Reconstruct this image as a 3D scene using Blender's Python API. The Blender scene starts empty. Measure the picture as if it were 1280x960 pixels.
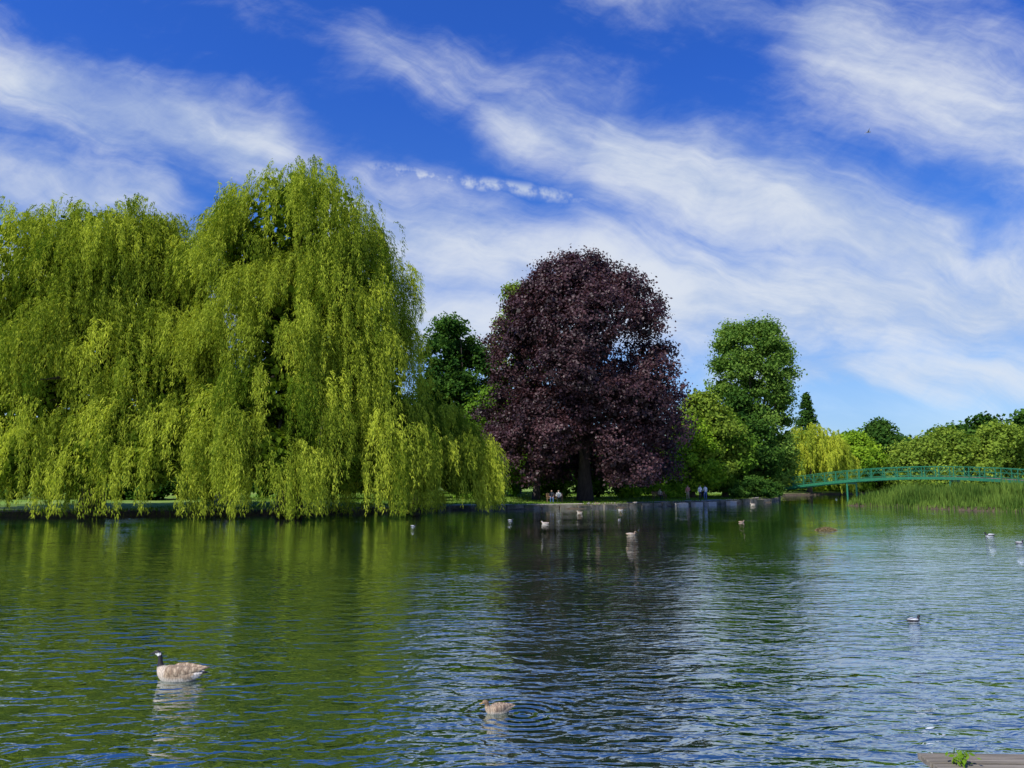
import bpy, math, numpy as np
from mathutils import Vector
R_ = np.random.default_rng
S = bpy.context.scene
S.view_settings.view_transform='Standard'
S.view_settings.look='None'
S.view_settings.exposure=0

# ------------------------------------------------------------ helpers
def link(o, parent=None):
    S.collection.objects.link(o)
    if parent: o.parent=parent
    return o
def empty(name, loc=(0,0,0), rz=0):
    e=bpy.data.objects.new(name,None); e.location=loc; e.rotation_euler=(0,0,rz); link(e); return e
def np_mesh(name, V, F, mats, var=None, midx=None, col=None, smooth=False, parent=None):
    V=np.asarray(V,dtype=np.float32); F=np.asarray(F,dtype=np.int32)
    me=bpy.data.meshes.new(name); k=F.shape[1]; n=len(F)
    me.vertices.add(len(V)); me.vertices.foreach_set('co',V.ravel())
    me.loops.add(n*k); me.loops.foreach_set('vertex_index',F.ravel())
    me.polygons.add(n); me.polygons.foreach_set('loop_start',np.arange(n,dtype=np.int32)*k)
    if midx is not None: me.polygons.foreach_set('material_index',np.asarray(midx,dtype=np.int32))
    me.update(calc_edges=True)
    if var is not None:
        a=me.attributes.new('var','FLOAT','FACE'); a.data.foreach_set('value',np.asarray(var,dtype=np.float32))
    if col is not None:
        a=me.attributes.new('Col','FLOAT_COLOR','POINT'); a.data.foreach_set('color',np.asarray(col,dtype=np.float32).ravel())
    if smooth: me.polygons.foreach_set('use_smooth',np.ones(n,dtype=bool))
    for m in mats: me.materials.append(m)
    o=bpy.data.objects.new(name,me); link(o,parent); return o

class B:
    def __init__(s): s.v=[]; s.f=[]; s.m=[]
    def add(s,V,F,m=0):
        o=len(s.v); s.v+= [tuple(p) for p in V]; s.f+=[tuple(i+o for i in f) for f in F]; s.m+=[m]*len(F)
    def box(s,c,size,rz=0,m=0,rx=0):
        x,y,z=[a/2 for a in size]; P=[]
        for i in (-1,1):
            for j in (-1,1):
                for k in (-1,1): P.append((i*x,j*y,k*z))
        out=[]
        for p in P:
            yy=p[1]*math.cos(rx)-p[2]*math.sin(rx); zz=p[1]*math.sin(rx)+p[2]*math.cos(rx)
            out.append((c[0]+p[0]*math.cos(rz)-yy*math.sin(rz), c[1]+p[0]*math.sin(rz)+yy*math.cos(rz), c[2]+zz))
        s.add(out,[(0,1,3,2),(4,6,7,5),(0,4,5,1),(2,3,7,6),(0,2,6,4),(1,5,7,3)],m)
    def beam(s,a,b,w,h=None,m=0):
        h=h or w; a=Vector(a); b=Vector(b); t=(b-a).normalized()
        sd=t.cross(Vector((0,0,1)))
        if sd.length<1e-3: sd=Vector((1,0,0))
        sd.normalize(); up=sd.cross(t)
        V=[]
        for p in (a,b):
            for i,j in ((-1,-1),(1,-1),(1,1),(-1,1)): V.append(p+sd*i*w/2+up*j*h/2)
        s.add(V,[(0,1,2,3),(7,6,5,4),(0,4,5,1),(1,5,6,2),(2,6,7,3),(3,7,4,0)],m)
    def tube(s,P,Rd,seg=8,m=0):
        P=[Vector(p) for p in P]; V=[]; n=len(P)
        for i,p in enumerate(P):
            t=(P[min(i+1,n-1)]-P[max(i-1,0)]).normalized()
            a=t.cross(Vector((0.3,1,0.1))).normalized(); b=t.cross(a)
            for k in range(seg):
                an=2*math.pi*k/seg; V.append(p+(a*math.cos(an)+b*math.sin(an))*Rd[i])
        F=[]
        for i in range(n-1):
            for k in range(seg):
                F.append((i*seg+k,i*seg+(k+1)%seg,(i+1)*seg+(k+1)%seg,(i+1)*seg+k))
        F.append(tuple(range(seg))); F.append(tuple(reversed(range((n-1)*seg,n*seg))))
        s.add(V,F,m)
    def obj(s,name,mats,parent=None,smooth=False,bevel=0):
        me=bpy.data.meshes.new(name); me.from_pydata(s.v,[],s.f); 
        for m in mats: me.materials.append(m)
        me.polygons.foreach_set('material_index',s.m)
        if smooth: me.polygons.foreach_set('use_smooth',[True]*len(s.f))
        me.update(); o=bpy.data.objects.new(name,me); link(o,parent)
        if bevel:
            b=o.modifiers.new('b','BEVEL'); b.width=bevel; b.segments=2
        return o

# ------------------------------------------------------------ materials
def newmat(name):
    m=bpy.data.materials.new(name); m.use_nodes=True; nt=m.node_tree; nt.nodes.clear()
    out=nt.nodes.new('ShaderNodeOutputMaterial'); return m,nt,out
def leafmat(name,dark,light,tr=0.35,trcol=None,gloss=False):
    m,nt,out=newmat(name); N=nt.nodes; L=nt.links
    at=N.new('ShaderNodeAttribute'); at.attribute_name='var'
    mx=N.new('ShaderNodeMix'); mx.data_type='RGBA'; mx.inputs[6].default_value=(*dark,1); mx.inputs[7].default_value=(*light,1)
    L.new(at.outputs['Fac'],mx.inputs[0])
    if gloss:
        p=N.new('ShaderNodeBsdfPrincipled'); p.inputs['Roughness'].default_value=0.5; p.inputs['Specular IOR Level'].default_value=0.35
        L.new(mx.outputs[2],p.inputs['Base Color'])
    else:
        p=N.new('ShaderNodeBsdfDiffuse'); L.new(mx.outputs[2],p.inputs['Color'])
    t=N.new('ShaderNodeBsdfTranslucent'); tm=N.new('ShaderNodeMix'); tm.data_type='RGBA'; tm.blend_type='MULTIPLY'; tm.inputs[0].default_value=1
    tm.inputs[7].default_value=(*(trcol or (1.3,1.25,0.6)),1); L.new(mx.outputs[2],tm.inputs[6]); L.new(tm.outputs[2],t.inputs['Color'])
    s=N.new('ShaderNodeMixShader'); s.inputs[0].default_value=tr; L.new(p.outputs[0],s.inputs[1]); L.new(t.outputs[0],s.inputs[2])
    L.new(s.outputs[0],out.inputs[0]); return m
def noisemat(name,c1,c2,scale=3,rough=0.8,bump=0.3,detail=6,stretch=(1,1,1),spec=0.3,c3=None,scale2=0.15):
    m,nt,out=newmat(name); N=nt.nodes; L=nt.links
    tc=N.new('ShaderNodeTexCoord'); mp=N.new('ShaderNodeMapping'); mp.inputs['Scale'].default_value=stretch
    L.new(tc.outputs['Object'],mp.inputs[0])
    n=N.new('ShaderNodeTexNoise'); n.inputs['Scale'].default_value=scale; n.inputs['Detail'].default_value=detail; n.inputs['Roughness'].default_value=0.65
    L.new(mp.outputs[0],n.inputs[0])
    r=N.new('ShaderNodeMapRange'); r.inputs[1].default_value=0.3; r.inputs[2].default_value=0.7; L.new(n.outputs[0],r.inputs[0])
    mx=N.new('ShaderNodeMix'); mx.data_type='RGBA'; mx.inputs[6].default_value=(*c1,1); mx.inputs[7].default_value=(*c2,1); L.new(r.outputs[0],mx.inputs[0])
    colout=mx.outputs[2]
    if c3:
        n2=N.new('ShaderNodeTexNoise'); n2.inputs['Scale'].default_value=scale2; n2.inputs['Detail'].default_value=4; L.new(tc.outputs['Object'],n2.inputs[0])
        r2=N.new('ShaderNodeMapRange'); r2.inputs[1].default_value=0.45; r2.inputs[2].default_value=0.62; L.new(n2.outputs[0],r2.inputs[0])
        m2=N.new('ShaderNodeMix'); m2.data_type='RGBA'; L.new(r2.outputs[0],m2.inputs[0]); L.new(colout,m2.inputs[6]); m2.inputs[7].default_value=(*c3,1); colout=m2.outputs[2]
    p=N.new('ShaderNodeBsdfPrincipled'); p.inputs['Roughness'].default_value=rough; p.inputs['Specular IOR Level'].default_value=spec
    L.new(colout,p.inputs['Base Color'])
    b=N.new('ShaderNodeBump'); b.inputs['Strength'].default_value=bump; b.inputs['Distance'].default_value=0.03; L.new(n.outputs[0],b.inputs['Height']); L.new(b.outputs[0],p.inputs['Normal'])
    L.new(p.outputs[0],out.inputs[0]); return m

M_bark=noisemat('bark',(0.05,0.035,0.025),(0.14,0.11,0.08),6,0.9,0.8,stretch=(1,1,0.25))
M_barkd=noisemat('bark_dark',(0.02,0.016,0.014),(0.07,0.055,0.045),6,0.9,0.8,stretch=(1,1,0.25))
M_willow=leafmat('willow_leaves',(0.085,0.15,0.012),(0.54,0.60,0.06),0.36,(1.25,1.25,.5))
M_willow2=leafmat('willow_leaves_far',(0.24,0.32,0.03),(0.55,0.60,0.06),0.38)
M_beech=leafmat('copper_beech_leaves',(0.019,0.010,0.012),(0.105,0.048,0.052),0.18,(1.3,0.7,0.6),True)
M_green=leafmat('leaves_green',(0.06,0.14,0.015),(0.19,0.33,0.035),0.35)
M_poplar=leafmat('poplar_leaves',(0.075,0.16,0.025),(0.23,0.36,0.06),0.35)
M_bright=leafmat('leaves_bright',(0.13,0.26,0.02),(0.36,0.52,0.04),0.4)
M_dark=leafmat('leaves_dark',(0.025,0.075,0.014),(0.10,0.20,0.03),0.3)
M_olive=leafmat('leaves_olive',(0.11,0.19,0.025),(0.30,0.40,0.05),0.35)
M_reed=leafmat('reed_blades',(0.035,0.09,0.015),(0.19,0.29,0.05),0.3)
M_grassb=leafmat('grass_blades',(0.06,0.14,0.015),(0.20,0.31,0.03),0.3)
M_straw=leafmat('dry_weed',(0.12,0.09,0.04),(0.34,0.27,0.14),0.1)
M_ground=noisemat('grass_ground',(0.10,0.20,0.02),(0.20,0.32,0.035),2.5,0.95,0.5,c3=(0.23,0.30,0.06))
M_soil=noisemat('bank_soil',(0.04,0.03,0.02),(0.12,0.09,0.055),3,0.95,0.8)
M_stone=noisemat('edging_stone',(0.06,0.052,0.036),(0.24,0.21,0.16),2.2,0.9,0.6,c3=(0.06,0.065,0.035),scale2=0.9)
M_path=noisemat('path_gravel',(0.30,0.27,0.22),(0.46,0.42,0.36),9,0.95,0.3)
M_paint=noisemat('green_paint',(0.015,0.12,0.06),(0.03,0.19,0.10),4,0.5,0.1)
M_deck=noisemat('deck_wood',(0.12,0.10,0.08),(0.25,0.21,0.17),3,0.85,0.4)
M_wood=noisemat('weathered_wood',(0.10,0.085,0.06),(0.30,0.26,0.20),5,0.85,0.6,stretch=(0.3,4,4))
M_bench=noisemat('bench_wood',(0.14,0.08,0.04),(0.28,0.18,0.1),6,0.7,0.3)

# ------------------------------------------------------------ lake outline
far=[(-160,40),(-90,49),(-50,54),(-36,56),(-22,58.5),(-13,63),(-5.5,69.5),(6,72.5),(14,78),(23,86.5),(31,93.5),(36.5,106),(39,117),(46,133),(70,150),(150,168)]
lake=np.array(far+[(260,150),(260,4.6),(-160,4.6)],float)
island=np.array([(35.5,82),(37.5,75),(41.5,66),(46,61.5),(60,57),(250,46),(250,92),(64,88),(50,86.5),(41,86)],float)
def sdist(P,poly):
    d=np.full(len(P),1e9); ins=np.zeros(len(P),bool); n=len(poly)
    for i in range(n):
        a=poly[i]; b=poly[(i+1)%n]; ab=b-a
        t=np.clip(((P-a)@ab)/(ab@ab),0,1); q=a+t[:,None]*ab
        d=np.minimum(d,np.hypot(*(P-q).T))
        c=((a[1]>P[:,1])!=(b[1]>P[:,1])); xx=(b[0]-a[0])*(P[:,1]-a[1])/(b[1]-a[1]+1e-12)+a[0]
        ins^=(c&(P[:,0]<xx))
    return np.where(ins,-d,d)
def land_sd(P):
    return np.maximum(sdist(P,lake),-sdist(P,island))
def ground_z(P):
    P=np.atleast_2d(np.asarray(P,float)); sd=land_sd(P)
    wob=0.12*np.sin(P[:,0]*1.3)+0.1*np.sin(P[:,1]*1.7+P[:,0]*.6)
    s2=sd+wob*np.clip(1-abs(sd)/3,0,1)
    z=np.clip(0.12+s2*0.9,-1.3,0.36)
    z+=np.clip((sd-5)*0.012,0,1.0)
    z+=np.clip(sd-8,0,1)*0.06*np.sin(P[:,0]*0.21)*np.sin(P[:,1]*0.17)
    return z
gx=np.concatenate([[-1500,-900,-500,-300,-200,-140,-100],np.arange(-80,95,0.75),[100,110,125,145,170,210,300,500,900,1500]])
gy=np.concatenate([[-300,-100,-30,-10],np.arange(-4,8,0.6),np.arange(8,40,4),np.arange(40,170,0.75),[175,185,200,230,280,360,500,800,1300,2000]])
GX,GY=np.meshgrid(gx,gy); P=np.stack([GX.ravel(),GY.ravel()],1)
Z=ground_z(P); V=np.column_stack([P,Z]); nx=len(gx); ny=len(gy)
i,j=np.meshgrid(np.arange(nx-1),np.arange(ny-1)); a=(j*nx+i).ravel()
F=np.stack([a,a+1,a+1+nx,a+nx],1)
cs=land_sd(V[F].mean(1)[:,:2]); cxx=V[F].mean(1)[:,0]
np_mesh('ground',V,F,[M_ground,M_soil],midx=((cs<0.7)|((cxx<-12)&(cs<3.5)&(cxx>-70))).astype(int),smooth=True)

# ------------------------------------------------------------ water
def water_mat():
    m,nt,out=newmat('water'); N=nt.nodes; L=nt.links
    tc=N.new('ShaderNodeTexCoord')
    def noise(scale,detail,st,rot=0,dist=0):
        mp=N.new('ShaderNodeMapping'); mp.inputs['Scale'].default_value=st; mp.inputs['Rotation'].default_value=(0,0,rot)
        L.new(tc.outputs['Object'],mp.inputs[0])
        n=N.new('ShaderNodeTexNoise'); n.inputs['Scale'].default_value=scale; n.inputs['Detail'].default_value=detail; n.inputs['Roughness'].default_value=0.5
        n.inputs['Distortion'].default_value=dist
        L.new(mp.outputs[0],n.inputs[0]); return n.outputs[0]
    def mth(op,a,b=None,c=None,cl=False):
        n=N.new('ShaderNodeMath'); n.operation=op; n.use_clamp=cl
        for k,x in enumerate((a,b,c)):
            if x is None: continue
            if isinstance(x,(int,float)): n.inputs[k].default_value=x
            else: L.new(x,n.inputs[k])
        return n.outputs[0]
    n1=noise(0.8,2,(1,1.9,1),0.15,0.4); n2=noise(2.2,2,(1,2.0,1),-0.2,0.6); n3=noise(7,2,(1,1.7,1),0.3,0.3)
    patch=noise(0.09,2,(1,2,1),0.2)
    pr=N.new('ShaderNodeMapRange'); pr.inputs[1].default_value=0.35; pr.inputs[2].default_value=0.65; pr.inputs[3].default_value=0.5; pr.inputs[4].default_value=1.3; L.new(patch,pr.inputs[0])
    h=mth('ADD',mth('MULTIPLY',n1,.8),mth('ADD',mth('MULTIPLY',n2,0.62),mth('MULTIPLY',n3,0.09)))
    sep=N.new('ShaderNodeSeparateXYZ'); L.new(tc.outputs['Object'],sep.inputs[0])
    sh=N.new('ShaderNodeMapRange'); sh.inputs[1].default_value=8; sh.inputs[2].default_value=40; sh.inputs[3].default_value=1.5; sh.inputs[4].default_value=0.27; L.new(sep.outputs[1],sh.inputs[0])
    h=mth('MULTIPLY',mth('MULTIPLY',h,pr.outputs[0]),sh.outputs[0])
    def ring(cx,cy,k,amp,fall):
        vs=N.new('ShaderNodeVectorMath'); vs.operation='DISTANCE'; L.new(tc.outputs['Object'],vs.inputs[0]); vs.inputs[1].default_value=(cx,cy,0)
        d=vs.outputs['Value']; w=mth('SINE',mth('MULTIPLY',d,k)); f=mth('POWER',2.718,mth('MULTIPLY',d,-fall)); return mth('MULTIPLY',mth('MULTIPLY',w,f),amp)
    h=mth('ADD',h,ring(0.12,9.2,40,0.34,3.0))
    h=mth('ADD',h,ring(-4.5,10.75,30,0.14,1.8))
    h=mth('ADD',h,ring(7.5,14.9,30,0.2,1.8))
    b=N.new('ShaderNodeBump'); b.inputs['Strength'].default_value=1; b.inputs['Distance'].default_value=0.057; L.new(h,b.inputs['Height'])
    fr=N.new('ShaderNodeFresnel'); fr.inputs[0].default_value=1.33; L.new(b.outputs[0],fr.inputs['Normal'])
    fac=mth('ADD',mth('MULTIPLY',fr.outputs[0],.72),.46,cl=True)
    d=N.new('ShaderNodeBsdfDiffuse'); d.inputs['Color'].default_value=(0.016,0.045,0.018,1)
    g=N.new('ShaderNodeBsdfGlossy'); g.inputs['Roughness'].default_value=0.015; g.inputs['Color'].default_value=(.92,.98,1,1); L.new(b.outputs[0],g.inputs['Normal'])
    mx=N.new('ShaderNodeMixShader'); L.new(fac,mx.inputs[0]); L.new(d.outputs[0],mx.inputs[1]); L.new(g.outputs[0],mx.inputs[2]); L.new(mx.outputs[0],out.inputs[0]); return m
np_mesh('water',[(-400,-20,0),(400,-20,0),(400,240,0),(-400,240,0)],[(0,1,2,3)],[water_mat()])

# ------------------------------------------------------------ foliage
def unit(a): return a/np.maximum(np.linalg.norm(a,axis=1,keepdims=True),1e-9)
def diamonds(C,Nn,L,W,rng):
    n=len(C); t=unit(np.cross(Nn,rng.normal(size=(n,3)))); b=np.cross(unit(Nn),t)
    s=rng.uniform(.65,1.35,(n,1)); 
    V=np.empty((n,4,3)); V[:,0]=C-t*L/2*s; V[:,1]=C+b*W/2*s; V[:,2]=C+t*L/2*s; V[:,3]=C-b*W/2*s
    return V.reshape(-1,3),np.arange(n*4).reshape(n,4)
def sublobes(rng,cx,cy,z0,z1,Rd,prof,K,fr,squash=0.8):
    out=[]; zs=np.linspace(0,1,len(prof))
    for k in range(K):
        t=rng.uniform(0.02,1.0)**0.9; rad=Rd*np.interp(t,zs,prof); an=rng.uniform(0,2*math.pi); r=Rd*fr*rng.uniform(.6,1.35)
        z=z0+(z1-z0)*t; z=min(z,z1-r*squash*rng.uniform(.7,1.0)); z=max(z,z0+r*.4)
        rr=max(rad-r*0.85,0)*rng.uniform(.85,1.10)
        out.append((np.array([cx+rr*math.cos(an),cy+rr*math.sin(an),z]),np.array([r,r,r*squash])))
    return out
def crown_data(rng,lobes,dens,nl,L,W,cr,zmin=0.6):
    C=[];Nn=[];Vr=[]
    LC=np.array([l[0] for l in lobes]); LR=np.array([l[1] for l in lobes])
    for c,r in lobes:
        n=max(4,int(dens*4*math.pi*r[0]*r[2])); u=unit(rng.normal(size=(n,3)))
        p=c+u*r*rng.uniform(.8,1.18,(n,1))
        dd=np.linalg.norm((p[:,None]-LC[None])/LR[None],axis=2); k=((dd<0.72).sum(1)==0)&(u[:,2]>-0.75)
        p=p[k];u=u[k]; n=len(p)
        if n==0: continue
        cv=rng.uniform(-.25,.25); v=np.clip(0.5+cv+rng.normal(size=n)*.16,0,1)
        m=rng.integers(int(nl*.5),int(nl*1.5)+1,n); idx=np.repeat(np.arange(n),m)
        q=p[idx]+rng.normal(size=(len(idx),3))*cr*np.array([1,1,.7])
        nn=unit(u[idx]*0.7+rng.normal(size=(len(idx),3))*.55+np.array([0,0,.35]))
        C.append(q);Nn.append(nn);Vr.append(np.clip(v[idx]+rng.normal(size=len(idx))*.15,0,1))
    C=np.concatenate(C);Nn=np.concatenate(Nn);Vr=np.concatenate(Vr)
    k=C[:,2]>zmin; C=C[k];Nn=Nn[k];Vr=Vr[k]
    V,F=diamonds(C,Nn,L,W,rng); return V,F,Vr
def merge(parts):
    V=[];F=[];A=[];o=0
    for v,f,a in parts: V.append(v);F.append(f+o);A.append(a);o+=len(v)
    return np.concatenate(V),np.concatenate(F),np.concatenate(A)
def shade_interior(rng,lobes,n,size,frac=.6):
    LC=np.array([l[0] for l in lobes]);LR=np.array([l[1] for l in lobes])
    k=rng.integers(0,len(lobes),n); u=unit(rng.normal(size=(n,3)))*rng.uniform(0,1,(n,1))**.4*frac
    C=LC[k]+u*LR[k]; V,F=diamonds(C,unit(rng.normal(size=(n,3))),size,size*.8,rng); return V,F,np.zeros(n)+.05  # filler leaves close gaps; their dark tone paints the crown's inner shade
def limbs(rng,b,base,top,r0,targets,droop=0):
    base=Vector(base);top=Vector(top); H=top-base
    pts=[base+H*t+Vector((rng.normal()*.12,rng.normal()*.12,0))*(t*3) for t in np.linspace(0,1,7)]; pts[0]=base
    rr=[r0*(1.35 if i==0 else 1-.82*i/6) for i in range(7)]
    b.tube(pts,rr,10)
    for T in targets:
        T=Vector(T); k=rng.uniform(.18,.6); s=base+H*k; mid=(s+T)/2+Vector((rng.normal()*.4,rng.normal()*.4,rng.uniform(0.3,1.2)))
        r=r0*rng.uniform(.22,.38); b.tube([s,s.lerp(mid,.5)+Vector((0,0,-.1)),mid,mid.lerp(T,.6)+Vector((0,0,.15)),T],[r,r*.85,r*.65,r*.4,r*.15],6)
def tree(name,seed,x,y,h,Rd,mat,prof=(.45,.85,1,.97,.8,.5,.15),K=45,fr=.32,dens=.8,nl=24,L=.42,W=.3,cr=.5,z0=1.5,bark=M_bark,tr=.4,extra=None):
    rng=R_(seed); gz=float(ground_z([(x,y)])[0]); e=empty(name,(0,0,0))
    lb=sublobes(rng,x,y,gz+z0,gz+h,Rd,prof,K,fr)
    if extra: lb+=[(np.array(c,float),np.array(r,float)) for c,r in extra]
    core=[(np.array([x,y,gz+z0+(h-z0)*t]),np.array([Rd*.5,Rd*.5,h*.12])) for t in (.2,.4,.6,.78)]
    V,F,A=merge([crown_data(rng,lb,dens,nl,L,W,cr,gz+z0*.7),shade_interior(rng,lb+core*max(1,K//30),int(K*70),L*2.2)])
    np_mesh('crown',V,F,[mat],var=A,parent=e)
    b=B(); tg=[lb[i][0] for i in rng.choice(len(lb),min(14,len(lb)),replace=False)]
    limbs(rng,b,(x,y,gz-.2),(x,y,gz+h*.82),tr,tg); b.obj('trunk',[bark],e,True); return e

# copper beech
rng=R_(99); ex=[]
for k in range(34):
    an=math.radians(rng.uniform(185,355)); rr=rng.uniform(4,8.5); ex.append(((7.9+math.cos(an)*rr,84+math.sin(an)*rr,rng.uniform(4,14)),(2.0,2.0,1.5)))
tree('copper_beech_tree',11,7.9,84,26.8,11.1,M_beech,prof=(.82,.97,1,.99,.96,.91,.83,.71,.52,.20),K=150,fr=.20,dens=.9,nl=32,L=.30,W=.2,cr=.42,z0=2.2,bark=M_barkd,tr=.75,extra=ex)
b=B(); rg=R_(3)
limbs(rg,b,(2.6,84.5,.3),(3.2,84.5,13),.4,[(.6,84.5,9),(4.6,83.5,11),(1.6,82.5,8)])
e=empty('beech_tree'); b.obj('trunk',[M_barkd],e,True)
rng=R_(5); lb=sublobes(rng,2.8,84.5,4,13,3.6,(.6,1,1,.6),14,.4); V,F,A=crown_data(rng,lb,.8,24,.3,.2,.4,2); np_mesh('crown',V,F,[M_beech],var=A,parent=e)

# background trees
tree('oak_tree',21,-8.0,106,24.6,5.4,M_dark,prof=(.6,.9,1,1,.97,.85,.5),tr=.4,K=90,fr=.25)
tree('lime_tree',22,0.9,112,30.4,5.8,M_olive,tr=.4,K=60,fr=.27)
tree('ash_tree',23,25.5,103,13.4,5.4,M_olive,K=60,z0=1.2,fr=.26)
tree('maple_tree',24,23.0,99,9.6,4.2,M_bright,K=50,z0=.9,L=.34,W=.26,fr=.28)
tree('maple_tree',34,28.6,104,11,4.2,M_green,K=44,z0=.9,fr=.28)
tree('black_poplar_tree',25,36.0,114,25.6,6.1,M_poplar,prof=(.8,.92,.98,.92,.90,1,1,.90,.58),K=170,fr=.21,L=.34,W=.26,z0=1.0,tr=.5)
tree('plane_tree',26,32.8,110,14.8,4.9,M_dark,K=60,z0=.8,fr=.26)
tree('hawthorn_tree',27,67,152,11.2,6.2,M_bright,K=40,z0=.6,L=.5,W=.4,fr=.28)
tree('hawthorn_tree',37,59,158,9.0,6.0,M_olive,K=36,z0=.6,L=.5,W=.4,fr=.28)
tree('oak_tree',28,87,182,15.6,5.6,M_dark,K=50,z0=.8,L=.6,W=.5,cr=.7,dens=.5,fr=.27)
tree('lime_tree',29,-2.6,98,13.5,4.8,M_green,K=50,z0=1,fr=.27)
def spruce(x,y,h,Rd,seed):
    rng=R_(seed); e=empty('spruce_tree'); gz=float(ground_z([(x,y)])[0]); C=[];Nn=[]
    for k in range(560):
        t=rng.uniform(.05,1); an=rng.uniform(0,6.28); r=Rd*(1-t)**.7*rng.uniform(.7,1.15)+.15; n=26
        s=rng.uniform(.15,1,n); z=gz+h*t-s*r*.35+rng.normal(size=n)*.12
        C.append(np.stack([x+math.cos(an)*s*r+rng.normal(size=n)*.22,y+math.sin(an)*s*r+rng.normal(size=n)*.22,z],1))
        Nn.append(unit(np.array([math.cos(an)*.4,math.sin(an)*.4,.8])+rng.normal(size=(n,3))*.4))
    C=np.concatenate(C);Nn=np.concatenate(Nn); V,F=diamonds(C,Nn,.6,.3,rng)
    np_mesh('crown',V,F,[M_dark],var=rng.uniform(0,.7,len(C)),parent=e); b=B(); b.tube([(x,y,gz),(x,y,gz+h*.97)],[.35,.05]); b.obj('trunk',[M_bark],e)
spruce(62,161,20.3,5.0,5)

def mass(name,items,seed,mat,K=26,L=.6,W=.48,dens=.45,nl=20,cr=.7,fr=.34):
    rng=R_(seed); parts=[]
    for (x,y,h,r) in items:
        gz=float(ground_z([(x,y)])[0]); lb=sublobes(rng,x,y,gz+.3,gz+h,r,(.85,1,1,.9,.7,.3),K,fr)
        parts.append(crown_data(rng,lb,dens,nl,L,W,cr,gz+.1)); parts.append(shade_interior(rng,lb,K*40,L*2.2,.7))
    V,F,A=merge(parts); return np_mesh(name,V,F,[mat],var=A)
mass('tree_belt',[(78,148,11.6,6),(86,152,13.4,7),(95,150,14.2,7.5),(105,152,14.0,8),(118,150,13,8),(70.5,157,8.5,5),(130,146,12.5,8)],41,M_olive,K=40,fr=.27,L=.5,W=.4,dens=.6)
mass('distant_trees',[(x,215+12*math.sin(x*.3),12+4*math.sin(x*.13)+2*math.sin(x*.71),10) for x in range(-170,230,12)]+[(110,178,16.5,8),(122,180,17.5,8),(135,178,17,8)],42,M_dark,K=22,L=.9,W=.75,dens=.25,cr=1.0)
mass('woodland_edge',[(x,118+5*math.sin(x),14+4*math.sin(x*.5),6.5) for x in range(-100,-12,9)],43,M_green,K=22)
mass('shrubbery',[(-6,92,5.2,3),(-1.5,94,4.6,3),(2.5,96,5,3),(7,97,5.6,3.5),(12,98,4.5,3),(16,100,4.8,3),(-11,90,5,3.2),(20,104,5,3)],44,M_green,K=16,L=.34,W=.26,dens=1,cr=.35)
mass('shade_shrubs',[(x,84+3*math.sin(x*.9),3.4+1.2*math.sin(x*1.7),3) for x in np.arange(-66,-9,4.0)],48,M_dark,K=14,L=.4,W=.3,dens=.9,cr=.35)  # dark shrubs added behind the willows, standing in for tree shade on the lawn
mass('shrub',[(17.5,93,1.6,1.6),(20,95.5,1.9,1.7),(14,92,1.2,1.3)],45,M_bright,K=12,L=.2,W=.15,dens=2.5,cr=.2)
mass('bush',[(29.3,94.8,2.5,2.2),(31.5,97,2.2,1.8),(35,104.5,2,1.7),(27,93,1.2,1.2)],46,M_dark,K=14,L=.22,W=.16,dens=2,cr=.25)
mass('hedge',[(42+i*5,142+i*3.2,2.6,3) for i in range(12)],47,M_bright,K=10,L=.4,W=.3,dens=1)

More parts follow.
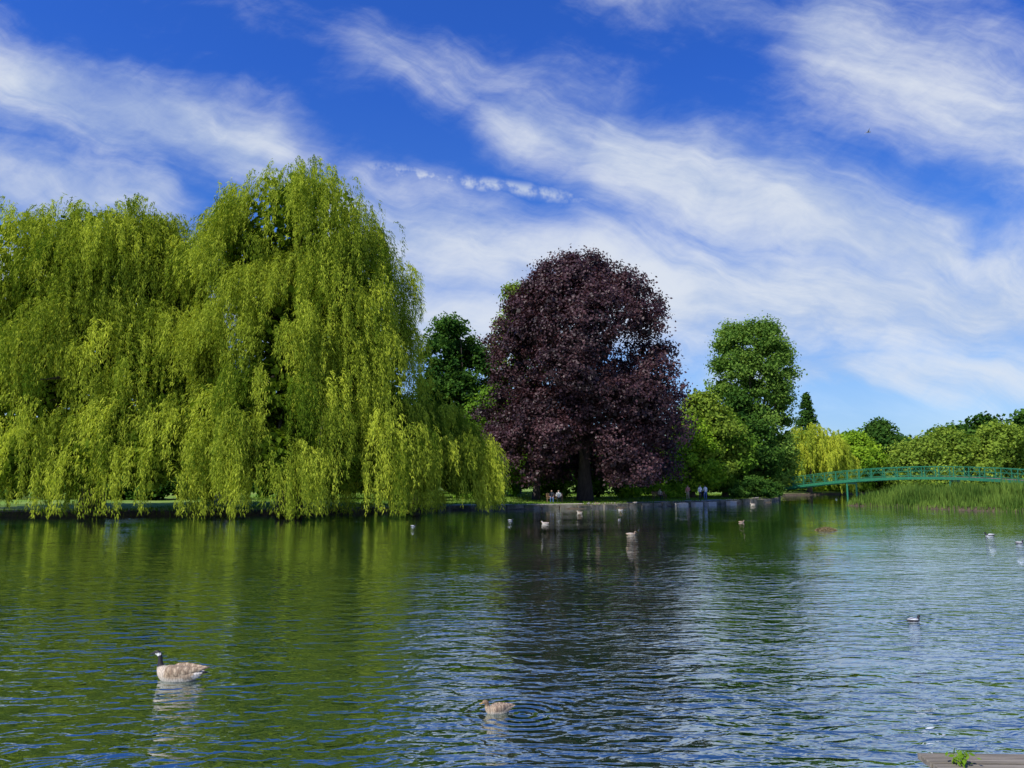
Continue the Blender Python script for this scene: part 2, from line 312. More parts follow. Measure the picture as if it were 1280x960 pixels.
# ------------------------------------------------------------ willows
def willow(name,seed,lobes,trunk,mat,dens=.27,ropes=11,Lr=(2.4,6.4),gap=None,lf=(.27,.064),tr=.8,per=.09,zlow=(.0,.55),spread=.5,core=None):
    rng=R_(seed); e=empty(name); LC=np.array([l[:3] for l in lobes],float); LR=np.array([l[3:] for l in lobes],float)
    TV=[];VR=[]
    for c,r in zip(LC,LR):
        area=4*math.pi*((r[0]*r[1])**1.6+(r[0]*r[2])**1.6+(r[1]*r[2])**1.6)**(1/1.6)/3**(1/1.6)
        n=int(area*dens); u=unit(rng.normal(size=(n,3))); p=c+u*r*rng.uniform(.80,1.08,(n,1))
        dd=np.linalg.norm((p[:,None]-LC[None])/LR[None],axis=2); k=((dd<0.75).sum(1)==0)&(u[:,2]>-0.35)&(p[:,2]>1.5); k&=(u[:,1]<0.6)|(rng.random(n)<.4)
        for q,uu in zip(p[k],u[k]):
            cv=np.clip(.5+rng.normal()*.27,.02,.98); Lc=rng.uniform(*Lr)*(0.75 if uu[2]>.7 else 1)
            hor=np.array([uu[0],uu[1]]); hor=hor/max(np.linalg.norm(hor),.2); out=rng.uniform(.4,1.5)*max(.35,1-abs(uu[2])*.5)
            for rp in range(ropes):
                o=q+rng.normal(size=3)*np.array([spread,spread,.3]); hd=hor+rng.normal(size=2)*.35; Lq=Lc*rng.uniform(.5,1.2); rise=rng.uniform(.2,.8)
                m=int(Lq/per*2.0); t=rng.uniform(0,1,m)**.9
                sp=.04+.11*np.sin(np.clip(t*3,0,math.pi)) 
                ex=1-np.exp(-4*t*Lq/3)
                x=o[0]+hd[0]*out*ex+np.sin(t*3+rng.uniform(0,6))*.10+rng.normal(size=m)*sp
                y=o[1]+hd[1]*out*ex+np.sin(t*3.4+rng.uniform(0,6))*.10+rng.normal(size=m)*sp
                z=o[2]+rise*(1-np.exp(-10*t))-Lq*t+rng.normal(size=m)*.06
                zc=rng.uniform(*zlow)
                if gap is not None and gap[0]<o[0]<gap[1]: zc+=gap[2]*rng.uniform(.5,1.2)
                kk=z>zc+.12; x=x[kk];y=y[kk];z=z[kk];m=len(x)
                if m==0: continue
                C=np.stack([x,y,z],1)
                d=np.stack([hd[0]*.25+rng.normal(size=m)*.33,hd[1]*.25+rng.normal(size=m)*.33,np.full(m,-1.)+np.exp(-8*t[kk])*1.1],1); d=unit(d)
                w=unit(np.cross(d,rng.normal(size=(m,3)))); s=rng.uniform(.7,1.3,(m,1))
                T=np.empty((m,3,3)); T[:,0]=C+w*lf[1]*.5*s; T[:,1]=C-w*lf[1]*.5*s; T[:,2]=C+d*lf[0]*s
                TV.append(T.reshape(-1,3)); VR.append(np.clip(cv+rng.normal(size=m)*.17,0,1))
    V=np.concatenate(TV); A=np.concatenate(VR); F=np.arange(len(V)).reshape(-1,3)
    np_mesh('crown',V,F,[mat],var=A,parent=e)
    lb=[(c,r) for c,r in zip(LC,LR)]
    sz=.6*min(1,lf[0]/.2)
    co=[(np.array(q[:3],float),np.array(q[3:],float)) for q in (core or [])]
    V,F,A=merge([shade_interior(rng,lb,int(1300*len(lobes)),sz,.82)]+([shade_interior(rng,co,int(3500*len(co)),.7,1.0)] if co else []))
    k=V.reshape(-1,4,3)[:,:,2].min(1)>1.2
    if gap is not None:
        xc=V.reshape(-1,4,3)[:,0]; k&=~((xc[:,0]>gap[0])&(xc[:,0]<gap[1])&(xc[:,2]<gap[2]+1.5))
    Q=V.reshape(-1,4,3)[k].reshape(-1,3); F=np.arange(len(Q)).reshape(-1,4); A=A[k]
    np_mesh('inner_shade_foliage',Q,F,[mat],var=A,parent=e)  # leaves filling the crown, coloured dark as painted inner shade
    b=B(); tg=[tuple(c) for c in LC]+[tuple(c+np.array([rng.normal()*r[0]*.4,rng.normal()*r[1]*.4,r[2]*.4])) for c,r in zip(LC,LR)]
    limbs(rng,b,trunk,(trunk[0]+.8,trunk[1],LC[:,2].max()),tr,tg); b.obj('trunk',[M_bark],e,True)
    return e
willow('weeping_willow_tree',51,[(-17.0,60,23.6,5.6,5.5,4.2),(-21.6,60,20,4,5,4.2),(-12.8,60,18.3,4.0,5,5),(-17,60,14.5,7.6,7,6),(-11.2,60,12.2,3.8,5,4.6),(-10.6,59.5,6.4,3.8,5,4),(-16.5,57.5,8,6.0,5.5,5),(-21,57.5,7,4,5,4.2),
  (-20,54.5,4.6,2.2,2.2,2.2),(-16.6,54.2,4.2,2.4,2.4,2.6),(-12.8,55.5,4.0,2.4,2.4,2.6),(-9.5,57.5,3.8,2.4,2.4,2.4)],(-17.5,61,.3),M_willow,gap=(-23.4,-18.8,1.3),core=[(-17,61,17,5.5,2,6.5),(-16,61,9,6.5,2,5)])
willow('weeping_willow_tree',52,[(-32.6,60,20.6,5.0,6,4.3),(-37.8,60,19.6,5,6,5),(-28.8,60,20.1,2.8,4,4.2),(-34,60,13.5,8,7,6),(-26.8,59,11.5,4.0,5,4.6),(-26.8,57,6,4.0,4.5,4),(-35,58,7.5,8,6,5),(-43,60,13,7,6,7),
  (-25.6,54.4,4.2,2.6,2.4,2.6),(-29.5,53.8,4.4,2.8,2.4,2.8),(-33.8,53.4,4.2,2.8,2.4,2.6),(-38,53,4.5,3,2.4,2.8)],(-33,61,.3),M_willow,core=[(-34,61,15,7.5,2,6.5),(-27,61,13,4,2,6),(-40,61,13,6,2,6)])
willow('weeping_willow_tree',53,[(-8.0,64,5.8,4.6,4.5,3.6),(-11.3,63.5,6,3.4,4,3.6),(-5.2,65.5,4.8,2.9,3.3,3.3),(-7.5,61.5,3.4,2.6,2.2,2.2),(-4.4,64,3.2,2,2,2)],(-8.2,66,.3),M_willow,dens=.5,Lr=(2,4.6),tr=.35,lf=(.28,.068))
willow('weeping_willow_tree',54,[(54.5,141,8.4,5.4,4.5,4.2),(58.5,142,6,3.5,4,3.6),(50.5,141,6.4,3.2,4,3.5)],(54.5,142,.4),M_willow2,dens=.5,ropes=6,Lr=(2,5),tr=.4,lf=(.6,.16),per=.16)

# ------------------------------------------------------------ blades (reeds, grass)
def blades(name,P,H,wd,mat,seed,lean=.25,zb=None):
    rng=R_(seed); n=len(P); z=ground_z(P) if zb is None else zb; base=np.column_stack([P,np.maximum(z,-.1)-.03])
    h=H*rng.uniform(.55,1.15,(n,1)); an=rng.uniform(0,6.28,n); dr=np.stack([np.cos(an),np.sin(an),np.zeros(n)],1); w=np.stack([-np.sin(an+.7),np.cos(an+.7),np.zeros(n)],1)*wd/2
    ln=rng.uniform(0,lean,(n,1))*h; up=np.array([0,0,1.])
    T=np.empty((n,4,3)); T[:,0]=base-w;T[:,1]=base+w;T[:,2]=base+w*.8+up*h*.6+dr*ln*.35;T[:,3]=base+up*h+dr*ln
    return np_mesh(name,T.reshape(-1,3),np.arange(n*4).reshape(n,4),[mat],var=np.clip(.5+.3*np.sin(P[:,0]*.7)*np.sin(P[:,1]*.9)+rng.normal(size=n)*.22,0,1))
def scatter(seed,n,box,cond):
    rng=R_(seed); P=np.stack([rng.uniform(box[0],box[1],n),rng.uniform(box[2],box[3],n)],1); return P[cond(P)]
Pr=scatter(61,150000,(35,78,50,90),lambda P:(lambda d:(d<.25)&(d>-12))(sdist(P,island)))
Pr=Pr[(sdist(Pr,island)>-4)|(R_(1).random(len(Pr))<.3)]
dd=-sdist(Pr,island); Hh=(0.6+np.clip(dd,0,3)*.46)*(0.85+.2*np.sin(Pr[:,0]*1.1)*np.sin(Pr[:,1]*.8)+.16*np.sin(Pr[:,0]*2.9+Pr[:,1]))
blades('reeds',Pr,Hh[:,None],.06,M_reed,62)
Pg=scatter(63,200000,(-60,45,48,125),lambda P:(lambda d:(d>-.1)&(d<1.6))(land_sd(P)))
wall=(Pg[:,0]>-13)&(Pg[:,0]<31.5); sdg=land_sd(Pg); cl_=(np.sin(Pg[:,0]*1.9)+np.sin(Pg[:,0]*.73+1)+np.sin(Pg[:,1]*3.1))>0.3
keep=~(wall&((sdg<.12)|~cl_)); Pg=Pg[keep]; zb=ground_z(Pg); wg=(Pg[:,0]>-13)&(Pg[:,0]<31.5)&(land_sd(Pg)<.45); zb=np.where(wg,.38,zb)
blades('bank_grass',Pg,.30,.035,M_grassb,64,.5,zb)
Pl=scatter(65,80000,(-30,45,60,125),lambda P:(lambda d:(d>3))(land_sd(P)))
blades('lawn_grass',Pl,.16,.06,M_grassb,66,.5)

# ------------------------------------------------------------ stone edging + path
b=B(); rg=R_(71); pts=[Vector((x,y,0)) for x,y in far if -14<x<37]
for a,c in zip(pts[:-1],pts[1:]):
    L=(c-a).length; n=max(1,int(L/1.5)); d=(c-a)/n; rz=math.atan2(d.y,d.x)
    for k in range(n):
        p=a+d*(k+.5); hh=.38+rg.normal()*.05; b.box((p.x+rg.normal()*.03,p.y+.15+rg.normal()*.07,hh/2-.2),(d.length*.94,.5,hh+.4),rz+rg.normal()*.02)
b.obj('stone_edging',[M_stone],bevel=.03)
b=B()
def offs(i,o):
    p=pts[i]; t=(pts[min(i+1,len(pts)-1)]-pts[max(i-1,0)]).normalized(); return p+Vector((-t.y,t.x,0))*o
V=[];F=[]
for i in range(1,len(pts)):
    for o in (.9,3.0): q=offs(i,o); V.append((q.x,q.y,.385))
n=len(V)//2
b.add(V,[(2*i,2*i+2,2*i+3,2*i+1) for i in range(n-1)]); b.obj('path',[M_path])
b=B()
for (x,y,s) in ((17.6,81.2,1.7),(19.7,83.2,1.4),(21.6,85,1.5),(24.6,87.6,1.3)):
    b.box((x,y-.45,.05),(s,.6,.5),.75)
b.obj('landing_step',[M_path],bevel=.03)

# ------------------------------------------------------------ bridge
def bridge():
    e=empty('footbridge'); A=np.array([38.5,116.]); D=np.array([62,78.])-A; Ln=np.hypot(*D); D/=Ln; Nn=np.array([-D[1],D[0]]); tot=Ln*1.1
    zf=lambda s:1.25+1.85*math.sin(math.pi*min(max(s/Ln*.93,0),1))
    P=lambda s,o,dz:(A[0]+D[0]*s+Nn[0]*o,A[1]+D[1]*s+Nn[1]*o,zf(s)+dz)
    nb=28; st=tot/nb; deck=B(); rail=B(); gir=B()
    for i in range(nb):
        s0=i*st; s1=s0+st; sm=(s0+s1)/2
        for q0,q1 in ((s0,sm),(sm,s1)):
            deck.beam(P(q0,0,-.05),P(q1,0,-.05),2.2,.08)
            for o in (-1.18,1.18):
                gir.beam(P(q0,o,-.2),P(q1,o,-.2),.14,.34)
                rail.beam(P(q0,o,1.2),P(q1,o,1.2),.09,.08); rail.beam(P(q0,o,.14),P(q1,o,.14),.05,.05); rail.beam(P(q0,o,.68),P(q1,o,.68),.04,.04)
        for o in (-1.18,1.18):
            p=P(s0,o,0); rail.box((p[0],p[1],p[2]+.56),(.09,.09,1.28),math.atan2(D[1],D[0]))
            rail.beam(P(s0,o,.14),P(sm,o,1.16),.035); rail.beam(P(s1,o,.14),P(sm,o,1.16),.035)
    pr=B()
    for s in (tot*.02,tot*.28,tot*.56,tot*.84):
        for o in (-1,1):
            p=P(s,o,-.4); pr.tube([(p[0],p[1],-1.2),(p[0],p[1],p[2])],[.12,.12],10)
        a=P(s,-1,-.5);c=P(s,1,-.5); pr.beam(a,c,.2,.2)
    deck.obj('deck',[M_deck],e); rail.obj('railings',[M_paint],e); gir.obj('girders',[M_paint],e); pr.obj('piers',[M_paint],e)
    ab=B(); p=P(-1.2,0,0); ab.box((p[0],p[1],.4),(3,3.4,1.6),math.atan2(D[1],D[0])); ab.obj('abutment',[M_stone],e,bevel=.03)
bridge()

# ------------------------------------------------------------ birds
def catmull(P,n=4):
    P=np.array(P,float); out=[]
    for i in range(len(P)-1):
        p0=P[max(i-1,0)];p1=P[i];p2=P[i+1];p3=P[min(i+2,len(P)-1)]
        for t in np.linspace(0,1,n,endpoint=False):
            out.append(.5*((2*p1)+(-p0+p2)*t+(2*p0-5*p1+4*p2-p3)*t*t+(-p0+3*p1-3*p2+p3)*t**3))
    out.append(P[-1]); return np.array(out)
def loft(rows,colf,seg=18,yo=None):
    Rr=catmull(rows,4); Rr[:,2:4]=np.maximum(Rr[:,2:4],.003); n=len(Rr); V=[];C=[]
    for i in range(n):
        a=Rr[max(i-1,0)];c=Rr[min(i+1,n-1)]; t=np.array([c[0]-a[0],c[1]-a[1]]); t/=max(np.hypot(*t),1e-6); up=np.array([-t[1],t[0]])
        for k in range(seg):
            an=2*math.pi*k/seg; y=math.cos(an)*Rr[i,2]; h=math.sin(an)*Rr[i,3]
            V.append((Rr[i,0]+up[0]*h,(Rr[i,4] if Rr.shape[1]>4 else 0)+y,Rr[i,1]+up[1]*h)); C.append((*colf(i/(n-1),math.sin(an),V[-1]),1))
    F=[(i*seg+k,i*seg+(k+1)%seg,(i+1)*seg+(k+1)%seg,(i+1)*seg+k) for i in range(n-1) for k in range(seg)]
    return V,F,C
def birdmat():
    m,nt,out=newmat('feathers'); N=nt.nodes; L=nt.links
    at=N.new('ShaderNodeAttribute'); at.attribute_name='Col'; tc=N.new('ShaderNodeTexCoord')
    w=N.new('ShaderNodeTexWave'); w.inputs['Scale'].default_value=9; w.inputs['Distortion'].default_value=7; w.inputs['Detail'].default_value=3; w.inputs['Detail Scale'].default_value=3; L.new(tc.outputs['Object'],w.inputs[0])
    mr=N.new('ShaderNodeMapRange'); mr.inputs[3].default_value=.68; mr.inputs[4].default_value=1.2; L.new(w.outputs['Fac'],mr.inputs[0])
    mx=N.new('ShaderNodeMix'); mx.data_type='RGBA'; mx.blend_type='MULTIPLY'; mx.inputs[0].default_value=1; L.new(at.outputs['Color'],mx.inputs[6]); L.new(mr.outputs[0],mx.inputs[7])
    p=N.new('ShaderNodeBsdfPrincipled'); p.inputs['Roughness'].default_value=.65; L.new(mx.outputs[2],p.inputs['Base Color']); L.new(p.outputs[0],out.inputs[0]); return m
M_bird=birdmat()
def bird(name,rows,colf,wings,wcol,loc,rz,sc):
    parts=[loft(rows,colf)]
    for sgn in (1,-1):
        parts.append(loft([(x,z,w,h,y*sgn) for x,z,w,h,y in wings],wcol,12))
    V=[];F=[];C=[];o=0
    for v,f,c in parts: V+=v;F+=[tuple(i+o for i in q) for q in f];C+=c;o+=len(v)
    ob=np_mesh(name,V,F,[M_bird],col=C,smooth=True); ob.location=loc; ob.rotation_euler=(0,0,rz); ob.scale=(sc,)*3; return ob
G=[(-.47,.135,.012,.006),(-.40,.135,.06,.022),(-.30,.12,.11,.07),(-.16,.095,.15,.12),(0,.085,.165,.135),(.12,.10,.15,.13),(.205,.135,.11,.105),(.25,.185,.058,.066),(.268,.25,.034,.040),(.272,.315,.027,.031),(.285,.365,.030,.033),(.315,.395,.035,.036),(.35,.395,.032,.030),(.38,.386,.02,.018),(.42,.378,.013,.009),(.437,.376,.004,.004)]
def gcol(t,s,p):
    x,y,z=p
    if t>.9: return (.01,.01,.01)
    if t>.66 and x<.335 and z<.395 and z>.345 and abs(y)>.012: return (.75,.72,.66)
    if t>.49 : return (.012,.011,.01)
    if x<-.40: return (.03,.025,.02)
    if x<-.3: return (.60,.54,.46)
    if z<.06: return (.50,.44,.35)
    if x>.13: return (.46,.38,.28)
    return (.30,.22,.14)
GW=[(.14,.14,.01,.02,.10),(.08,.145,.035,.075,.125),(-.06,.15,.045,.09,.125),(-.2,.165,.04,.07,.10),(-.33,.185,.028,.04,.065),(-.44,.20,.012,.014,.04),(-.49,.21,.003,.004,.03)]
gw=lambda t,s,p:(.11,.075,.05) if (t>.82) else ((.44,.33,.21) if math.sin(t*44+s*2)>.45 else (.21,.14,.08))
bird('canada_goose',G,gcol,GW,gw,(-4.50,10.72,-.02),math.pi-.12,.92)
D=[(-.30,.10,.01,.006),(-.25,.095,.04,.02),(-.18,.08,.075,.055),(-.08,.06,.10,.085),(.03,.055,.105,.09),(.11,.07,.085,.08),(.155,.105,.05,.055),(.17,.145,.034,.038),(.18,.18,.036,.038),(.205,.195,.037,.036),(.232,.19,.028,.026),(.255,.18,.02,.010),(.285,.176,.018,.007),(.30,.175,.006,.004)]
DW=[(.09,.085,.008,.01,.07),(.05,.09,.025,.045,.085),(-.06,.095,.03,.055,.08),(-.15,.105,.022,.035,.055),(-.23,.115,.01,.015,.03),(-.27,.12,.003,.003,.02)]
def dcol(head,body,belly,bill=(.45,.3,.05)):
    def f(t,s,p):
        if t>.83: return bill
        if t>.53: return head
        if p[0]<-.22: return tuple(min(1,c*1.6) for c in body)
        return belly if p[2]<.045 else body
    return f
fem=dcol((.20,.14,.09),(.30,.21,.13),(.42,.34,.24)); mal=dcol((.01,.07,.03),(.36,.33,.29),(.5,.47,.42),(.5,.4,.05)); tuf=dcol((.01,.01,.015),(.02,.018,.02),(.6,.6,.6),(.25,.3,.35)); whi=dcol((.42,.37,.3),(.42,.35,.27),(.52,.46,.38))
wf=lambda t,s,p:(.34,.24,.15) if math.sin(t*50)>0 else (.18,.12,.08)
wl=lambda t,s,p:(.38,.31,.24); wt=lambda t,s,p:(.02,.02,.02) if s>-.3 else (.65,.65,.65)
bird('mallard_duck',D,dcol((.20,.13,.07),(.34,.25,.16),(.5,.42,.32)),DW,lambda t,s,p:(.42,.31,.2) if math.sin(t*50)>0 else (.2,.13,.08),(-.17,9.25,-.01),math.pi*1.2-.3,.72)
bird('tufted_duck',D,tuf,DW,wt,(7.57,14.9,-.01),.35,.62)
for k,(x,y,rz,f,w,s) in enumerate([(5.8,37.9,.1,fem,wl,.95),(2,47.5,3,whi,wl,.9),(-.1,51.1,.3,tuf,wt,.7),(5.5,63.5,2.9,whi,wf,.9),(-5.7,45,.2,tuf,wt,.6),(14.5,49.2,.2,fem,wf,.75),(22.8,37.3,2.9,tuf,wt,.9),(21.3,32.8,.2,tuf,wt,.8),(7.2,52.2,1,mal,wf,.7),(9.6,69,3,mal,wf,.9),(26,84,2.8,whi,wl,1)]):
    bird('duck' ,D,f,DW,w,(x,y,-.02),rz,s)
for k,(x,y,rz,f,w) in enumerate([(7.2,73.5,1,whi,wl),(8.1,74.2,2.5,fem,wf),(12.2,76.9,.3,mal,wl)]):
    bird('duck',D,f,DW,w,(x,y,.37),rz,.95)

rng=R_(81); n=2600; a=rng.uniform(0,6.28,n); r=np.sqrt(rng.random(n)); C=np.stack([16.7+np.cos(a)*r*.55,41.5+np.sin(a)*r*.4,rng.uniform(0,1,n)*(.16*(1-r**2))+.005],1)
V,F=diamonds(C,unit(rng.normal(size=(n,3))+[0,0,1]),.14,.03,rng); np_mesh('floating_weed',V,F,[M_straw],var=rng.random(n))

# ------------------------------------------------------------ people
M_skin=noisemat('skin',(.42,.25,.18),(.5,.31,.22),8,.6,.05)
def plain(n,c): return noisemat(n,tuple(x*.85 for x in c),c,12,.85,.15)
M_hair=plain('hair',(.06,.04,.025))
def person(name,loc,rz,pose,shirt,trou,sc=1.0):
    if pose=='stand':
        J=dict(pel=(0,0,.95),chest=(0,0,1.3),neck=(0,0,1.5),hd=(0,.02,1.6),top=(0,.02,1.72),hl=(.1,0,.9),kl=(.11,.03,.5),al=(.12,-.02,.09),tl=(.13,.16,.04),hr=(-.1,0,.9),kr=(-.13,.10,.5),ar=(-.13,-.03,.09),tr=(-.14,.15,.04),sl=(.19,0,1.42),el=(.25,-.02,1.13),wl=(.24,.12,.9),gl=(.23,.18,.82),sr=(-.19,0,1.42),er=(-.26,0,1.13),wr=(-.2,.2,1.02),gr=(-.14,.28,1.03))
    else:
        J=dict(pel=(0,0,.52),chest=(0,.03,.88),neck=(0,.05,1.08),hd=(0,.08,1.18),top=(0,.09,1.30),hl=(.1,.06,.5),kl=(.13,.46,.52),al=(.13,.42,.09),tl=(.13,.58,.04),hr=(-.1,.06,.5),kr=(-.13,.46,.52),ar=(-.13,.5,.09),tr=(-.13,.66,.04),sl=(.19,.03,1.0),el=(.25,.08,.73),wl=(.16,.30,.62),gl=(.1,.38,.6),sr=(-.19,.03,1.0),er=(-.25,.08,.73),wr=(-.16,.3,.62),gr=(-.1,.38,.6))
    Rr=dict(pel=.15,chest=.16,neck=.06,hd=.095,top=.075,hl=.1,kl=.06,al=.042,tl=.035,sl=.065,el=.045,wl=.032,gl=.035)
    ks=list(J); rad=[Rr.get(k,Rr.get(k[:-1]+'l',.05)) for k in ks]; ix={k:i for i,k in enumerate(ks)}
    E=[('pel','chest'),('chest','neck'),('neck','hd'),('hd','top')]
    for s in 'lr': E+=[('pel','h'+s),('h'+s,'k'+s),('k'+s,'a'+s),('a'+s,'t'+s),('chest','s'+s),('s'+s,'e'+s),('e'+s,'w'+s),('w'+s,'g'+s)]
    me=bpy.data.meshes.new('tmp'); me.from_pydata([J[k] for k in ks],[(ix[a],ix[b]) for a,b in E],[]); o=bpy.data.objects.new('tmp',me); link(o)
    md=o.modifiers.new('s','SKIN'); 
    for i,v in enumerate(me.skin_vertices[0].data): v.radius=(rad[i],rad[i]*(.75 if ks[i] in('chest','pel') else 1)); v.use_root=(i==0)
    o.modifiers.new('d','SUBSURF').levels=2; o.modifiers['d'].render_levels=2
    dg=bpy.context.evaluated_depsgraph_get(); m2=bpy.data.meshes.new_from_object(o.evaluated_get(dg)); bpy.data.objects.remove(o)
    m2.name=name; m2.materials.clear()
    for m in (shirt,trou,M_skin,M_hair,M_barkd): m2.materials.append(m)
    hz=J['hd'][2]; wl=Vector(J['wl']);wr=Vector(J['wr']);gl=Vector(J['gl']);gr=Vector(J['gr'])
    for p in m2.polygons:
        c=p.center; p.use_smooth=True
        if c.z>hz-.07: mi=3 if (c.z>hz+.06 or c.y<J['hd'][1]-.02) else 2
        elif min((c-wl).length,(c-wr).length,(c-gl).length,(c-gr).length)<.08: mi=2
        elif c.z<.1: mi=4
        elif c.z<(.95 if pose=='stand' else .56) and not(abs(c.x)>.17 and pose=='stand' and c.z>.6): mi=1
        else: mi=0
        p.material_index=mi
    ob=bpy.data.objects.new(name,m2); link(ob); ob.location=loc; ob.rotation_euler=(0,0,rz); ob.scale=(sc,)*3
gz=lambda x,y:float(ground_z([(x,y)])[0])
W=plain('white_cloth',(.75,.73,.7)); PK=plain('pink_cloth',(.6,.25,.22)); DK=plain('dark_cloth',(.03,.035,.05)); BL=plain('blue_cloth',(.08,.16,.35)); BG=plain('beige_cloth',(.45,.38,.28))
for x,y,rz,po,a,c in ((20.4,90,2.6,'stand',PK,BG),(21.7,89.5,3.6,'stand',W,DK),(22.5,90.2,.5,'stand',W,BL)):
    person('person',(x,y,gz(x,y)),rz,po,a,c)
def bench(x,y,rz):
    e=empty('park_bench',(x,y,gz(x,y)),rz); b=B()
    for k in range(3): b.box((0,.05+k*.15,.45),(1.7,.12,.035))
    for k in range(3): b.box((0,-.08-k*.03,.6+k*.14),(1.7,.03,.11))
    b.obj('slats',[M_bench],e); b=B()
    for s in(-.75,.75):
        b.box((s,.4,.215),(.07,.07,.43)); b.box((s,-.04,.5),(.07,.06,1.0)); b.box((s,.18,.41),(.06,.42,.05)); b.box((s,.18,.64),(.06,.5,.04)); b.box((s,.4,.53),(.05,.05,.2))
    b.obj('frame',[M_bench],e)
for x,y,rz in ((4.3,78.5,math.pi),(-24.6,66,math.pi),(17.0,90,math.pi+.3)): bench(x,y,rz)
for x,y,rz,a,c in ((4.0,78.35,math.pi,DK,BL),(4.7,78.35,math.pi,W,DK),(-24.9,65.85,math.pi,W,BL),(-24.2,65.85,math.pi,PK,BG),(17.1,89.85,math.pi+.3,BG,DK)):
    person('person',(x,y,gz(x,y)),rz,'sit',a,c)

# ------------------------------------------------------------ near jetty corner
e=empty('wooden_jetty'); b=B(); rg=R_(91)
for k in range(11): b.box((4.9+rg.normal()*.01,4.35+k*.235,.335+rg.normal()*.004),(2.95+rg.normal()*.02,.22,.05),-.03)
b.obj('planks',[M_wood],e,bevel=.008); b=B()
for x in (3.6,5.0,6.2):
    for y in (4.6,6.55): b.tube([(x,y,-1.3),(x,y,.30)],[.07,.07],10)
b.beam((3.5,6.62,.25),(6.3,6.55,.25),.08,.12); b.obj('frame',[M_wood],e)
rng=R_(92); n=46
C=np.stack([3.66+rng.normal(size=n)*.035,6.58+rng.normal(size=n)*.04,.37+rng.random(n)*.08],1); V,F=diamonds(C,unit(rng.normal(size=(n,3))+[0,-.6,1]),.06,.025,rng)
np_mesh('weed_plant',V,F,[M_bright],var=rng.random(n)*.6)
b=B(); c=Vector((38,78,39.5)); b.tube([c+Vector((-.25,0,0)),c,c+Vector((.22,0,.03)),c+Vector((.32,0,.03))],[.02,.08,.05,.01]); 
b.add([c+Vector((-.08,0,.03)),c+Vector((.1,0,.03)),c+Vector((.0,-.4,.2)),c+Vector((-.15,-.75,.1))],[(0,1,2,3)]); b.add([c+Vector((-.08,0,.03)),c+Vector((.1,0,.03)),c+Vector((.0,.4,.2)),c+Vector((-.15,.75,.1))],[(0,1,2,3)])
b.obj('gull',[plain('gull_feathers',(.3,.3,.32))])

# ------------------------------------------------------------ world
EL=50
sun_dir=Vector((-.68,-.70,0)).normalized()*math.cos(math.radians(EL)); sun_dir.z=math.sin(math.radians(EL))
w=bpy.data.worlds.new('World'); S.world=w; w.use_nodes=True; nt=w.node_tree; N=nt.nodes; L=nt.links; N.clear()
out=N.new('ShaderNodeOutputWorld'); bg=N.new('ShaderNodeBackground'); bg.inputs[1].default_value=.1; L.new(bg.outputs[0],out.inputs[0])
sky=N.new('ShaderNodeTexSky'); sky.sky_type='NISHITA'; sky.sun_disc=False; sky.sun_elevation=math.radians(EL); sky.sun_rotation=math.atan2(sun_dir.x,sun_dir.y)%(2*math.pi)
sky.air_density=1.0; sky.dust_density=.3; sky.ozone_density=3
def mt(op,a,b=None,c=None,cl=False):
    n=N.new('ShaderNodeMath'); n.operation=op; n.use_clamp=cl
    for k,x in enumerate((a,b,c)):
        if x is None: continue
        if isinstance(x,(int,float)): n.inputs[k].default_value=x
        else: L.new(x,n.inputs[k])
    return n.outputs[0]
def vm(op,a,b=None,sc=None):
    n=N.new('ShaderNodeVectorMath'); n.operation=op
    for k,x in enumerate((a,b)):
        if x is None: continue
        if isinstance(x,tuple): n.inputs[k].default_value=x
        else: L.new(x,n.inputs[k])
    if sc is not None:
        if isinstance(sc,(int,float)): n.inputs['Scale'].default_value=sc
        else: L.new(sc,n.inputs['Scale'])
    return n.outputs['Value'] if op in('DOT_PRODUCT','LENGTH') else n.outputs[0]
def mr(x,a,b,c,d,sm=True):
    n=N.new('ShaderNodeMapRange'); n.interpolation_type='SMOOTHSTEP' if sm else 'LINEAR'
    L.new(x,n.inputs[0]); 
    for k,q in enumerate((a,b,c,d)): n.inputs[k+1].default_value=q
    return n.outputs[0]
tc=N.new('ShaderNodeTexCoord'); sp=N.new('ShaderNodeSeparateXYZ'); L.new(tc.outputs['Generated'],sp.inputs[0])
ay=mt('MAXIMUM',mt('ABSOLUTE',sp.outputs[1]),.12)
cb=N.new('ShaderNodeCombineXYZ'); L.new(mt('DIVIDE',sp.outputs[0],ay),cb.inputs[0]); L.new(mt('DIVIDE',sp.outputs[2],ay),cb.inputs[1]); L.new(mt('MULTIPLY',mt('SIGN',sp.outputs[1]),.5),cb.inputs[2])
Q=cb.outputs[0]
def nz(vec,scale,detail,rough,st=(1,1,1),rot=0,dist=0,col=False):
    mp=N.new('ShaderNodeMapping'); mp.inputs['Rotation'].default_value=(0,0,rot); 
    L.new(vec,mp.inputs[0]); m2=N.new('ShaderNodeMapping'); m2.inputs['Scale'].default_value=st; L.new(mp.outputs[0],m2.inputs[0])
    n=N.new('ShaderNodeTexNoise'); n.inputs['Scale'].default_value=scale; n.inputs['Detail'].default_value=detail; n.inputs['Roughness'].default_value=rough; n.inputs['Distortion'].default_value=dist
    L.new(m2.outputs[0],n.inputs[0]); return n.outputs['Color' if col else 'Fac']
wv=nz(Q,4,3,.6,col=True); wv=vm('SUBTRACT',wv,(.5,.5,.5)); Qw=vm('ADD',Q,vm('MULTIPLY',wv,(.14,.12,0)))
wv2=vm('MULTIPLY',vm('SUBTRACT',nz(Q,9,2,.6,col=True),(.5,.5,.5)),(.025,.02,0)); Qs=vm('ADD',Q,wv2)
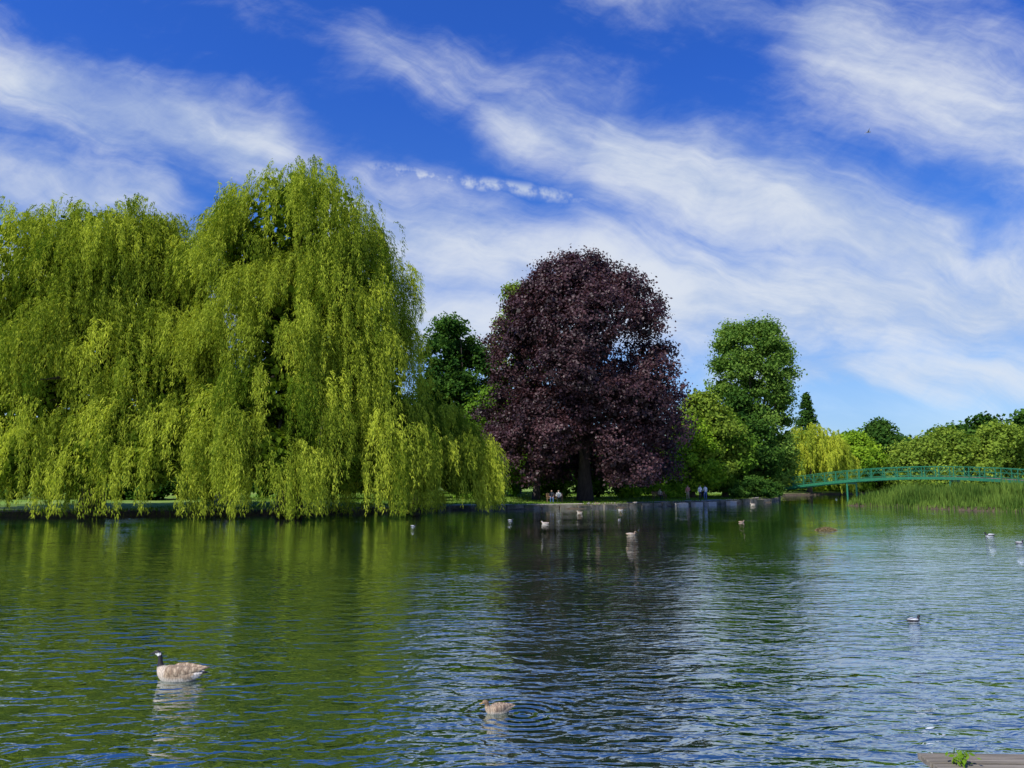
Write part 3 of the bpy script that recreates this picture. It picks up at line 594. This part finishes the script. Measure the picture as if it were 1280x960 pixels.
def band(vec,A,Bp,hw,st):
    A=(A[0],A[1],0);d=(Bp[0]-A[0],Bp[1]-A[1],0); L2=d[0]**2+d[1]**2
    v=vm('MULTIPLY',vm('SUBTRACT',vec,A),(1,1,0)); h=mt('MULTIPLY',vm('DOT_PRODUCT',v,d),1/L2,cl=True)
    dv=N.new('ShaderNodeCombineXYZ'); dv.inputs[0].default_value=d[0]; dv.inputs[1].default_value=d[1]
    r=vm('SUBTRACT',v,vm('SCALE',dv.outputs[0],sc=h)); return mr(vm('LENGTH',r),0,hw*2.0,st,0)
bands=[((-.86,.60),(-.338,.45),.055,.9),((-.85,.44),(-.50,.38),.05,.72),((-.23,.365),(.29,.215),.055,.82),((.0,.49),(.32,.41),.055,.7),((.15,.44),(.55,.31),.07,.95),((.46,.60),(.80,.43),.09,.75),((.12,.25),(.85,.24),.08,1.0),((-.25,.25),(.05,.19),.06,.85),((-.2,.57),(.15,.52),.05,.42),((.10,.70),(.42,.63),.04,.38),((.3,.15),(.9,.13),.05,.7),((-.9,.3),(-.3,.2),.08,.7)]
m=None
for A,Bp,hw,st in bands:
    x=band(Qw,A,Bp,hw,st); m=x if m is None else mt('MAXIMUM',m,x)
fib=nz(Qw,3.2,7,.62,(1,3.2,1),.28,.3); fine=nz(Qs,20,4,.65,(1,2.0,1),-.5,.4)
dens=mt('ADD',mt('MULTIPLY',m,.92),mt('MULTIPLY',mt('SUBTRACT',fib,.5),1.2)); dens=mt('ADD',dens,mt('MULTIPLY',mt('SUBTRACT',fine,.5),.30))
cl=mr(dens,-.03,1.05,0,.92)
con=band(Qs,(-.26,.432),(.125,.374),.0075,1.0); con=mt('MULTIPLY',con,mr(nz(Qs,38,3,.65,(1,1,1)),.35,.62,.2,1)); sq=N.new('ShaderNodeSeparateXYZ'); L.new(Q,sq.inputs[0])
con=mt('MULTIPLY',con,mt('MULTIPLY',mr(sq.outputs[0],-.30,-.08,.1,1),mr(sq.outputs[0],.02,.15,1,.15))); cl=mt('MAXIMUM',cl,mt('MULTIPLY',con,.8))
haze=mr(sp.outputs[2],-.02,.24,.6,0); cl=mt('MAXIMUM',cl,haze)
ti=N.new('ShaderNodeMix'); ti.data_type='RGBA'; ti.inputs[6].default_value=(.54,.90,1.38,1); ti.inputs[7].default_value=(.28,.72,1.80,1); L.new(mr(sp.outputs[2],.12,.48,0,1,False),ti.inputs[0])
tm=N.new('ShaderNodeMix'); tm.data_type='RGBA'; tm.blend_type='MULTIPLY'; tm.inputs[0].default_value=1; L.new(sky.outputs[0],tm.inputs[6]); L.new(ti.outputs[2],tm.inputs[7])
cc=N.new('ShaderNodeMix'); cc.data_type='RGBA'; cc.inputs[6].default_value=(5.0,6.0,7.8,1); cc.inputs[7].default_value=(7.5,8.0,8.7,1); L.new(mr(fib,.35,.65,0,1),cc.inputs[0])
fm=N.new('ShaderNodeMix'); fm.data_type='RGBA'; L.new(cl,fm.inputs[0]); L.new(tm.outputs[2],fm.inputs[6]); L.new(cc.outputs[2],fm.inputs[7]); L.new(fm.outputs[2],bg.inputs[0])

sl=bpy.data.lights.new('sun','SUN'); sl.energy=5; sl.angle=math.radians(.5); sl.color=(1,.95,.87); so=bpy.data.objects.new('sun',sl); link(so); so.rotation_euler=sun_dir.to_track_quat('Z','Y').to_euler(); so.location=(-40,-30,60)
cam=bpy.data.cameras.new('camera'); cam.sensor_width=36; cam.lens=27; cam.clip_end=4000; co=bpy.data.objects.new('camera',cam); link(co)
co.location=(0,0,2.66); co.rotation_euler=(math.radians(90+7.125),0,0); S.camera=co
